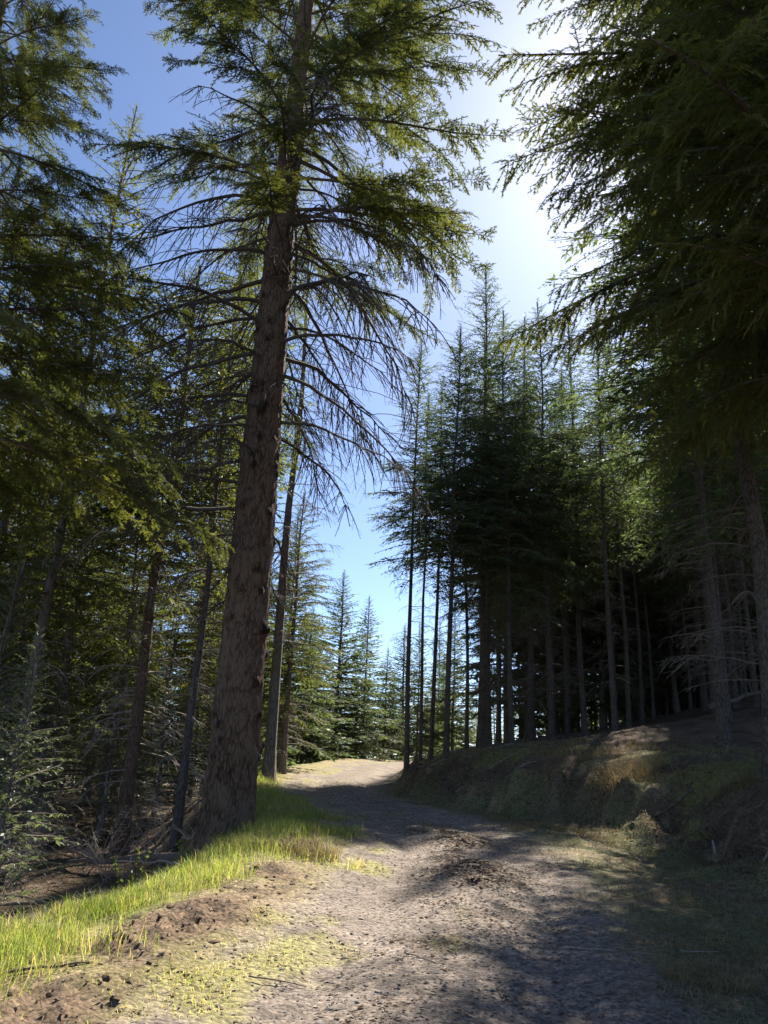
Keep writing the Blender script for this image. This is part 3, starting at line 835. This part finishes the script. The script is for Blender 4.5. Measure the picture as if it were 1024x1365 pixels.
plant(P_F[0], 'spire_fir', 'dense sunlit fir tucked close beside the massive trunk at the far grass', 'tree', -3.6, 31.0, .3, .72, .78, 'pointed firs beyond the bend')
# beyond the bend
farl = [(-2.45, 50, 13.2, 0, 'pointed fir standing alone against the sky beyond the road bend'),
        (-.9, 62, 14.2, 1, 'second pointed fir right of the solitary one beyond the bend'),
        (-3.9, 44, 9.6, 0, 'lower fir left of the pointed one beyond the bend'),
        (.7, 54, 8.6, 1, 'short greyish fir right of the pointed pair beyond the bend'),
        (2.3, 66, 13.0, 0, 'hazy fir beside the leftmost stems of the right stand')]
for k, (x, y, h, p, lb) in enumerate(farl):
    s = h / [13, 14][p]
    plant(P_F[p], 'spire_fir', lb, 'tree', x, y, k * 1.3, s * 1.4, s, 'pointed firs beyond the bend')
cnt = 0; fp = [(a[0], a[1]) for a in farl]
for _ in range(4000):
    y = rng.uniform(58, 150); x = rng.uniform(-.55 * y, .6 * y)
    if ed(x, y) > 1 and y < 63: continue
    if abs(x - xc(y)) < 4: continue
    if any((x - a) ** 2 + (y - b) ** 2 < (.05 * y) ** 2 for a, b in fp): continue
    fp.append((x, y)); cnt += 1
    s = rng.uniform(.75, 1.0) * (.7 + y / 180 if -.12 * y < x < .12 * y else 1.25)
    p = int(rng.integers(2))
    plant(P_F[p], 'spire_fir', stand_label(['distant wide fir', 'distant slender fir'][p], x, y, FAR, 85, 115), 'tree', x, y, rng.uniform(0, 6.28), s, s, 'far firs beyond the bend')
    if cnt >= 85: break

# ------------------------------------------------------------------ grass, leaves, stones
def blades(mb, x, y, h, lean, w, tint, rng, mat=0, zoff=-.01):
    n = len(x)
    z = height(x, y) + zoff
    a = rng.uniform(0, 2 * math.pi, n); b = a + rng.uniform(-1, 1, n) + math.pi / 2
    L = np.stack([np.cos(a), np.sin(a), np.zeros(n)], 1) * (lean * h)[:, None]
    Wv = np.stack([np.cos(b), np.sin(b), np.zeros(n)], 1) * w[:, None]
    P0 = np.stack([x, y, z], 1)
    P1 = P0 + L * .3 + np.stack([0 * h, 0 * h, h * .58], 1)
    P2 = P0 + L + np.stack([0 * h, 0 * h, h * (1 - .28 * np.clip(lean, 0, 1.8))], 1)
    V = np.stack([P0 - Wv, P0 + Wv, P1 + Wv * .75, P1 - Wv * .75, P2], 1).reshape(-1, 3)
    i = np.arange(n)[:, None] * 5
    mb.add(V, np.concatenate([i, i + 1, i + 2, i + 3], 1), mat, np.repeat(tint, 5))
    mb.f.append((np.concatenate([i + 3, i + 2, i + 4], 1) + mb.n - len(V), mat))

r = np.random.default_rng(77)
g = MB()
n = 420000
y = 4.2 + (27 - 4.2) * r.random(n) ** 1.5
u = r.uniform(-4.1, -1.2, n)
x = xc(y) + u
d = ld(x, y)
dens = sstep(2.0, 2.8, -u + .9 * fbm(x * 1.3, y * 1.3, 201, 3) + .75 * sstep(8.5, 11, y) - .25 * sstep(14, 16, y)) * sstep(.75, .1, d)
dens *= .35 + .65 * sstep(-.25, .2, fbm(x * 1.5, y * 1.5, 203, 3))
dens = np.where((y > 15) & (u > -1.6), dens * .2, dens) * (1 - .8 * np.clip(clod(x, y), 0, 1))
dens *= np.clip((8.0 / y) ** .9, .25, 1)
k = r.random(n) < dens * .42
x, y, u = x[k], y[k], u[k]; m = len(x)
hh = (.04 + .17 * r.random(m) ** 1.6) * (.75 + .5 * sstep(-.3, .3, fbm(x * .8, y * .8, 205, 2)))
tint = np.clip(.35 + .45 * fbm(x * 1.3, y * 1.3, 207, 2) + r.normal(0, .15, m), 0, .85)
tint = np.where(r.random(m) < .10 + .35 * sstep(.0, .35, fbm(x * 1.7, y * 1.7, 209, 2)), .97, tint)
blades(g, x, y, hh, r.uniform(.2, 1.1, m), r.uniform(.0016, .0034, m) * np.clip(y / 9, .9, 1.6), tint, r)
# low mossy turf nearer the road and a few tufts on the crown
n = 90000
y = 4.0 + 16 * r.random(n) ** 1.4; u = r.uniform(-2.7, .35, n); x = xc(y) + u
w = fbm(x * 1.9, y * 1.9, 111, 4) * .8 + fbm(x * .5, y * .5, 101, 4) * .6
dens = sstep(.2, .7, w + .18 - np.abs(u + 1.35) * .55) * (1 - .7 * np.clip(clod(x, y), 0, 1))
k = r.random(n) < dens * .55
x, y = x[k], y[k]; m = len(x)
blades(g, x, y, r.uniform(.015, .06, m), r.uniform(.3, 1.4, m), r.uniform(.002, .0035, m), np.where(r.random(m) < .55, .97, np.clip(.62 + r.normal(0, .15, m), 0, 1)), r)
setting('grass', g.mesh('grass', [M_grass]), 'stuff', 'bright green spring grass along the left verge', 'grass')

g = MB()
n = 260000
y = 4.2 + 24 * r.random(n) ** 1.4; u = r.uniform(1.2, 7.5, n); x = xc(y) + u
e = ed(x, y)
w = fbm(x * 1.2, y * 1.2, 211, 3); w2 = fbm(x * .6, y * .6, 213, 3)
dens = sstep(1.2, 2.2, u + .5 * w) * (.12 + .88 * sstep(-.05, .35, w + .6 * w2)) * sstep(5.5, 1.6, e)
k = r.random(n) < dens * .36
x, y, e = x[k], y[k], e[k]; m = len(x)
hh = r.uniform(.03, .13, m) * (1 + 1.3 * sstep(.3, 1.4, e))
tint = np.clip(.45 + .5 * fbm(x * .9, y * .9, 215, 3) + r.normal(0, .2, m), 0, 1)
blades(g, x, y, hh, r.uniform(.4, 1.8, m), r.uniform(.002, .0038, m) * np.clip(y / 9, .9, 1.6), tint, r)
# dry wisps on the left: verge straw and forest floor
n = 60000
y = 4.2 + 20 * r.random(n) ** 1.3; u = r.uniform(-8.5, -1.5, n); x = xc(y) + u; d = ld(x, y)
dens = (.25 + .75 * sstep(0, .4, fbm(x * .8, y * .8, 217, 3))) * np.where(d > .3, .5, .8) * sstep(1.5, 2.2, -u)
k = r.random(n) < dens * .4
x, y = x[k], y[k]; m = len(x)
blades(g, x, y, r.uniform(.03, .16, m), r.uniform(.6, 2.0, m), r.uniform(.0018, .003, m) * np.clip(y / 9, .9, 1.5), np.clip(.55 + r.normal(0, .15, m), 0, .8), r)
setting('dry_grass', g.mesh('dry_grass', [M_dry]), 'stuff', 'dry and mossy grass on the shaded bank, ditch and verge', 'dry grass')

def litter(n, xf_, tf, size, seed):
    rr = np.random.default_rng(seed)
    x, y = xf_(rr, n); m = len(x)
    z = height(x, y) + .004
    a = rr.uniform(0, 6.28, m); s = size(rr, m); wd = s * rr.uniform(.3, .62, m)
    D = nrm(np.stack([np.cos(a), np.sin(a), rr.normal(0, .12, m)], 1))
    Nn = nrm(np.stack([rr.normal(0, .2, m), rr.normal(0, .2, m), np.ones(m)], 1))
    Sd = nrm(np.cross(Nn, D))
    P = np.stack([x, y, z], 1)
    fold = rr.uniform(.0, .3, m)[:, None] * wd[:, None] * Nn
    A = P - D * s[:, None] * .5; B = P + D * s[:, None] * .5
    Cc = P + Sd * wd[:, None] * .5 + fold; Dd = P - Sd * wd[:, None] * .5 + fold
    V = np.stack([A, Cc, B, Dd], 1).reshape(-1, 3)
    i = np.arange(m)[:, None] * 4
    F = np.concatenate([np.concatenate([i, i + 1, i + 2], 1), np.concatenate([i, i + 2, i + 3], 1)])
    return V, F, np.repeat(tf(rr, m), 4)
lm = MB()
def f_road(rr, n):
    y = 3.9 + 22 * rr.random(n) ** 1.7; u = np.clip(rr.normal(0, .95, n), -3, 3.2); x = xc(y) + u
    k = rr.random(n) < .25 + .75 * sstep(-.2, .35, fbm(x * 1.9, y * 1.9, 111, 4) + .6 * fbm(x * .7, y * .7, 221, 2))
    return x[k], y[k]
lm.add(*(lambda v: (v[0], v[1], 0, v[2]))(litter(30000, f_road, lambda rr, m: np.clip(rr.beta(2, 2.2, m), 0, 1), lambda rr, m: rr.uniform(.018, .055, m), 301)))
def f_pile(rr, n):
    y = rr.uniform(7.5, 15.5, n); x = xc(y) + rr.uniform(-1, 1.3, n)
    k = rr.random(n) < pile(x, y)
    return x[k], y[k]
lm.add(*(lambda v: (v[0], v[1], 0, v[2]))(litter(26000, f_pile, lambda rr, m: np.clip(rr.beta(2, 2.6, m), 0, 1), lambda rr, m: rr.uniform(.03, .085, m), 304)))
def f_floor(rr, n):
    y = 6 + 22 * rr.random(n) ** 1.2; x = xc(y) - rr.uniform(2.9, 11, n)
    return x, y
lm.add(*(lambda v: (v[0], v[1], 0, v[2]))(litter(12000, f_floor, lambda rr, m: np.clip(rr.beta(2, 2.5, m), 0, 1), lambda rr, m: rr.uniform(.03, .09, m), 302)))
def f_bank(rr, n):
    y = 4.5 + 24 * rr.random(n) ** 1.3; x = xc(y) + rr.uniform(1.6, 11, n)
    return x, y
lm.add(*(lambda v: (v[0], v[1], 0, v[2]))(litter(10000, f_bank, lambda rr, m: np.clip(rr.beta(2, 3, m), 0, 1), lambda rr, m: rr.uniform(.02, .06, m), 303)))
setting('leaf_litter', lm.mesh('leaf_litter', [M_litter]), 'stuff', 'dead leaves and bark flakes scattered over the track', 'leaf litter')

_p = (1 + 5 ** .5) / 2
ICO = nrm(np.array([[-1, _p, 0], [1, _p, 0], [-1, -_p, 0], [1, -_p, 0], [0, -1, _p], [0, 1, _p], [0, -1, -_p], [0, 1, -_p], [_p, 0, -1], [_p, 0, 1], [-_p, 0, -1], [-_p, 0, 1]], float))
ICF = np.array([[0, 11, 5], [0, 5, 1], [0, 1, 7], [0, 7, 10], [0, 10, 11], [1, 5, 9], [5, 11, 4], [11, 10, 2], [10, 7, 6], [7, 1, 8],
                [3, 9, 4], [3, 4, 2], [3, 2, 6], [3, 6, 8], [3, 8, 9], [4, 9, 5], [2, 4, 11], [6, 2, 10], [8, 6, 7], [9, 8, 1]])
OCT = np.array([[1, 0, 0], [0, 1, 0], [-1, 0, 0], [0, -1, 0], [0, 0, 1], [0, 0, -1]], float)
OCF = np.array([[0, 1, 4], [1, 2, 4], [2, 3, 4], [3, 0, 4], [1, 0, 5], [2, 1, 5], [3, 2, 5], [0, 3, 5]])
def stones(n, pos, size, seed, flat=.6, base=OCT, f=OCF, up=.12):
    rr = np.random.default_rng(seed)
    x, y = pos(rr, n); m = len(x); nb = len(base)
    s = size(rr, m)
    z = height(x, y) + s * up
    V = base[None] * rr.uniform(.6, 1.25, (m, nb, 1)) + rr.normal(0, .12, (m, nb, 3))
    V = V * rr.uniform(.7, 1.3, (m, 1, 3))
    a = rr.uniform(0, 6.28, m); ca, sa = np.cos(a)[:, None], np.sin(a)[:, None]
    X = V[..., 0] * ca - V[..., 1] * sa; Yv = V[..., 0] * sa + V[..., 1] * ca
    V = np.stack([X, Yv, V[..., 2] * flat], -1) * s[:, None, None] + np.stack([x, y, z], 1)[:, None, :]
    F = (np.arange(m)[:, None, None] * nb + f[None]).reshape(-1, 3)
    return V.reshape(-1, 3), F, np.repeat(np.clip(rr.beta(2, 2.5, m), 0, 1), nb)
sm = MB()
def p_road(rr, n):
    y = 3.9 + 24 * rr.random(n) ** 1.8; u = np.clip(rr.normal(.35, .9, n), -1.7, 2.6)
    return xc(y) + u, y
v = stones(7000, p_road, lambda rr, m: .005 + .012 * rr.random(m) ** 2.5, 311, .45); sm.add(v[0], v[1], 0, v[2])
v = stones(1500, p_road, lambda rr, m: .012 + .02 * rr.random(m) ** 2, 314, .5, ICO, ICF, -.1); sm.add(v[0], v[1], 0, v[2])
setting('gravel', sm.mesh('gravel', [M_stone]), 'stuff', 'small grey stones pressed into the track', 'gravel')
cm = MB()
def p_clod(rr, n):
    y = rr.uniform(4.2, 13, n); u = rr.uniform(-3.0, -1.3, n); x = xc(y) + u
    k = rr.random(n) < clod(x, y) * .8 + .02
    return x[k], y[k]
v = stones(3200, p_clod, lambda rr, m: .006 + .030 * rr.random(m) ** 4, 312, .55, ICO, ICF, -.12); cm.add(v[0], v[1], 0, v[2])
def p_bank(rr, n):
    y = rr.uniform(5, 26, n); x = xf(y) + rr.uniform(-.3, 1.6, n)
    return x, y
v = stones(1500, p_bank, lambda rr, m: .012 + .04 * rr.random(m) ** 3, 313, .6, ICO, ICF); cm.add(v[0], v[1], 0, v[2])
setting('dirt_clods', cm.mesh('dirt_clods', [M_clod]), 'stuff', 'dark clods of dug soil on the verge and the cut bank', 'dirt')

# ------------------------------------------------------------------ clumps, sticks, logs, shrubs
def tuft(label, x, y, n, rad, h, seed, lean=(.8, 2.2), tl=(.4, .8)):
    rr = np.random.default_rng(seed); mb = MB()
    a = rr.uniform(0, 6.28, n); q = rad * np.sqrt(rr.random(n))
    px, py = x + np.cos(a) * q, y + np.sin(a) * q
    blades(mb, px, py, rr.uniform(.4, 1, n) * h, rr.uniform(*lean, n), rr.uniform(.0025, .004, n), rr.uniform(*tl, n), rr)
    for i, vv in enumerate(mb.v): mb.v[i] = vv - np.array([x, y, float(height(x, y))])
    return thing('dry_grass_clump', label, 'grass clump', (x, y, float(height(x, y))), me=mb.mesh('dry_grass_clump', [M_dry]))
tuft('mat of pale straw hanging over the lip of the right bank', 5.3, 17.0, 1500, .75, .42, 401)
tuft('sunlit tuft of dead straw on the shaded right edge of the track', 2.45, 6.2, 700, .32, .17, 402)
tuft('small yellowish grass clump at the foot of the right bank', 3.55, 15.6, 500, .45, .14, 403, tl=(.7, 1))
tuft('pale dry clump at the end of the grass verge beside the track', -.75, 10.4, 600, .38, .3, 404, lean=(.3, 1.2), tl=(.45, .8))

def stick(name, label, cat, x0, y0, x1, y1, r, z0=.02, z1=.02, mat=None, seed=0, stubs=0, group=None, sides=7):
    rr = np.random.default_rng(seed); t = np.linspace(0, 1, 9)
    a = np.array([x0, y0, float(height(x0, y0)) + z0]); b = np.array([x1, y1, float(height(x1, y1)) + z1])
    P = a + (b - a) * t[:, None] + np.cumsum(rr.normal(0, .012, (9, 3)), 0) * np.linalg.norm(b - a)
    gz = height(P[:, 0], P[:, 1]); P[:, 2] = np.maximum(P[:, 2], gz + r * .35)
    o = P[0].copy(); P = P - o
    mb = MB(); V, F = tube(P, r * (1 - .6 * t), sides); mb.add(V, F, 0, .5)
    mb.add(V[:sides], np.arange(sides)[None, ::-1], 0, .8); mb.add(V[-sides:], np.arange(sides)[None, :], 0, .8)
    for _ in range(stubs):
        q = rr.uniform(.1, .95); p = np.array([np.interp(q, t, P[:, i]) for i in range(3)])
        dd = nrm(rr.normal(0, 1, 3) + np.array([0, 0, .7])); l = rr.uniform(.15, .6)
        V, F = tube(np.stack([p, p + dd * l * .5, p + dd * l + np.array([0, 0, -.05])]), [r * .3, r * .2, r * .08], 4); mb.add(V, F, 0, .5)
    return thing(name, label, cat, tuple(o), group=group, me=mb.mesh(name, [mat or M_twig_pale], True))
stick('fallen_log', 'mossy fallen log lying below the verge left of the massive trunk', 'log', -3.0, 14.6, -5.6, 16.2, .085, .08, .05, M_twig, 1, 9)
stick('fallen_log', 'pale broken log slanting behind the slim leaning trunk', 'log', -4.2, 17.6, -2.9, 15.2, .05, .25, .12, M_twig_pale, 2, 7)
stick('fallen_log', 'thin log lying along the forest floor near the left edge', 'log', -6.4, 13.2, -4.4, 14.4, .06, .05, .05, M_twig, 3, 6)
stick('fallen_log', 'dead log propped on the slope of the right bank among stems', 'log', 9.6, 22.5, 13.0, 24.2, .08, .3, .6, M_twig, 4, 8)
stick('fallen_log', 'fallen stem lying along the top of the right bank near the bend', 'log', 3.4, 24.2, 6.4, 24.8, .06, .1, .1, M_twig, 5, 8)
stick('fallen_branch', 'forked dead branch leaning from the verge edge towards the slim trunk', 'branch', -2.95, 12.6, -4.3, 14.2, .022, .25, .5, M_twig_pale, 6, 8)
stick('fallen_branch', 'long bare branch at the lower left corner over dug soil', 'branch', -2.5, 5.3, -1.75, 5.75, .014, .03, .05, M_twig, 7, 2)
stick('fallen_twig', 'pale bent twig lying on the shaded grass right of the track', 'twig', 1.62, 7.0, 1.98, 6.78, .006, .02, .02, M_twig_pale, 8, 1)
stick('fallen_twig', 'short pale twig above the sunlit straw tuft at right', 'twig', 2.5, 6.85, 2.75, 6.7, .005, .03, .04, M_twig_pale, 9, 0)
stick('fallen_twig', 'dark twig lying across the moss between the wheel tracks', 'twig', .3, 6.5, .55, 6.3, .005, .015, .015, M_twig, 10, 1)
stick('fallen_twig', 'thin stick on the sunlit straw near the bottom of the verge', 'twig', -.75, 5.7, -.35, 5.75, .006, .02, .02, M_twig, 11, 1)
stick('broken_stub', 'pale splintered stub standing in the right bank slope', 'stub', 5.25, 12.6, 5.22, 12.62, .035, -.03, .22, M_twig_pale, 12, 0)
stick('dead_stalk', 'thin upright dead stalk in front of the right bank', 'stalk', 4.0, 12.3, 4.02, 12.3, .007, 0, .4, M_twig_pale, 13, 2)

rb = np.random.default_rng(91)
BANKSPOT = [(17.6, 'below the straw mat'), (19.4, 'where the bank turns towards the bend'), (15.2, 'on the shaded bank face'), (22.6, 'at the low end of the bank'), (13.6, 'beside the splintered stub'),
            (20.6, 'above the mossy foot of the bank'), (25.0, 'near the leftmost slim stem'), (11.0, 'in the ditch at the right edge')]
for k, (yy, wh) in enumerate(BANKSPOT):
    x0 = float(xf(yy)) + rb.uniform(.2, .7); a = rb.uniform(-.5, 1.0); l = rb.uniform(.7, 1.6)
    stick('dead_branch', ('bare grey branch ' if k % 2 else 'thin dark branch ') + wh, 'branch', x0, yy, x0 + l * math.cos(a), yy + l * math.sin(a) * .5, rb.uniform(.012, .022), .03, .05,
          M_twig_pale if k % 2 else M_twig, 30 + k, 5)

def bare_shrub(label, x, y, n, h, seed, mat=M_twig_pale, group=None, name='bare_shrub'):
    rr = np.random.default_rng(seed); mb = MB()
    ts = [dead_branch(seed * 5 + k, 1.4, droop=.1, rise=.1, twigs=1.5, sides=3, thin=.6) for k in range(3)]
    for i in range(n):
        mb.addmb(ts[rr.integers(3)], rot(rr.uniform(0, 6.28), rr.uniform(.6, 1.35), 0, h / 1.4 * rr.uniform(.6, 1.1)), (rr.normal(0, .12), rr.normal(0, .12), -.03))
    return thing(name, label, 'shrub', (x, y, float(height(x, y))), group=group, me=mb.mesh('bare_shrub', [mat]))
proto_shrubs = []
spots = [(-4.6, 15.4), (-6.6, 15.8), (-7.6, 19.0), (-4.9, 20.0), (-8.8, 17.2), (-6.2, 22.5), (-9.6, 21.0), (-3.9, 19.0), (-7.4, 24.0), (-11, 24), (-5.0, 25), (-8.9, 13.6), (-5.6, 16.9), (-7.2, 17.4), (-6.0, 14.3), (-7.9, 15.6), (-4.4, 17.9), (-10.2, 18.4), (-8.2, 21.2), (-5.7, 20.6), (-9.4, 15.2), (-6.9, 13.1)]
for i, (x, y) in enumerate(spots):
    if i < 3: proto_shrubs.append(bare_shrub(stand_label('leafless tangled shrub', x, y, LEFT, 18, 23), x, y, 12, 1.3, 500 + i, group='leafless shrubs on the left forest floor'))
    else:
        o = proto_shrubs[i % 3].copy(); COL.objects.link(o); o.location = (x, y, float(height(x, y))); o.rotation_euler = (0, 0, i * 1.1); o.scale = (1.1,) * 3; o['label'] = stand_label('leafless tangled shrub', x, y, LEFT, 18, 23)
bare_shrub('leafless grey bush in front of the far firs at the bend', .5, 48.5, 9, 2.6, 520)

def sapling(label, x, y, h, nl, seed, ls=.055):
    rr = np.random.default_rng(seed)
    root = thing('leafy_sapling', label, 'plant', (x, y, float(height(x, y)) - .02))
    st, lf = MB(), MB()
    for b in range(5):
        aa = rr.uniform(0, 6.28); hb = h * rr.uniform(.6, 1)
        q = np.linspace(0, 1, 6)
        P = np.stack([np.cos(aa) * .35 * hb * q ** 1.3, np.sin(aa) * .35 * hb * q ** 1.3, hb * q], 1)
        V, F = tube(P, .006 * (1 - .7 * q), 4); st.add(V, F)
        for k in range(nl // 5):
            t = rr.uniform(.35, 1); p = np.array([np.interp(t, q, P[:, i]) for i in range(3)])
            d = nrm(rr.normal(0, 1, 3) + np.array([0, 0, .4])); s = nrm(np.cross(d, rr.normal(0, 1, 3)))
            L = ls * rr.uniform(.7, 1.3); nn = np.cross(s, d)
            lf.add([p, p + d * L * .35 + s * L * .28 + nn * L * .1, p + d * L * .75 + s * L * .2 + nn * L * .08, p + d * L,
                    p + d * L * .75 - s * L * .2 + nn * L * .08, p + d * L * .35 - s * L * .28 + nn * L * .1],
                   [[0, 1, 2, 3], [0, 3, 4, 5]], 0, rr.uniform(0, 1))
    obj('stem', st.mesh('sapling_stem', [M_twig]), root)
    l = obj('leaves', lf.mesh('sapling_leaves', [M_leaf]), root); l['kind'] = 'stuff'
    return root
sapling('leafy yellow-green sapling rising from the slope beyond the verge edge', -2.9, 10.3, .95, 70, 601)
sapling('small leafy sprout at the verge edge near the left border', -3.55, 8.3, .6, 45, 602)
sapling('tiny leafy shoot beside the bright grass below the massive trunk', -2.5, 11.3, .5, 30, 603)
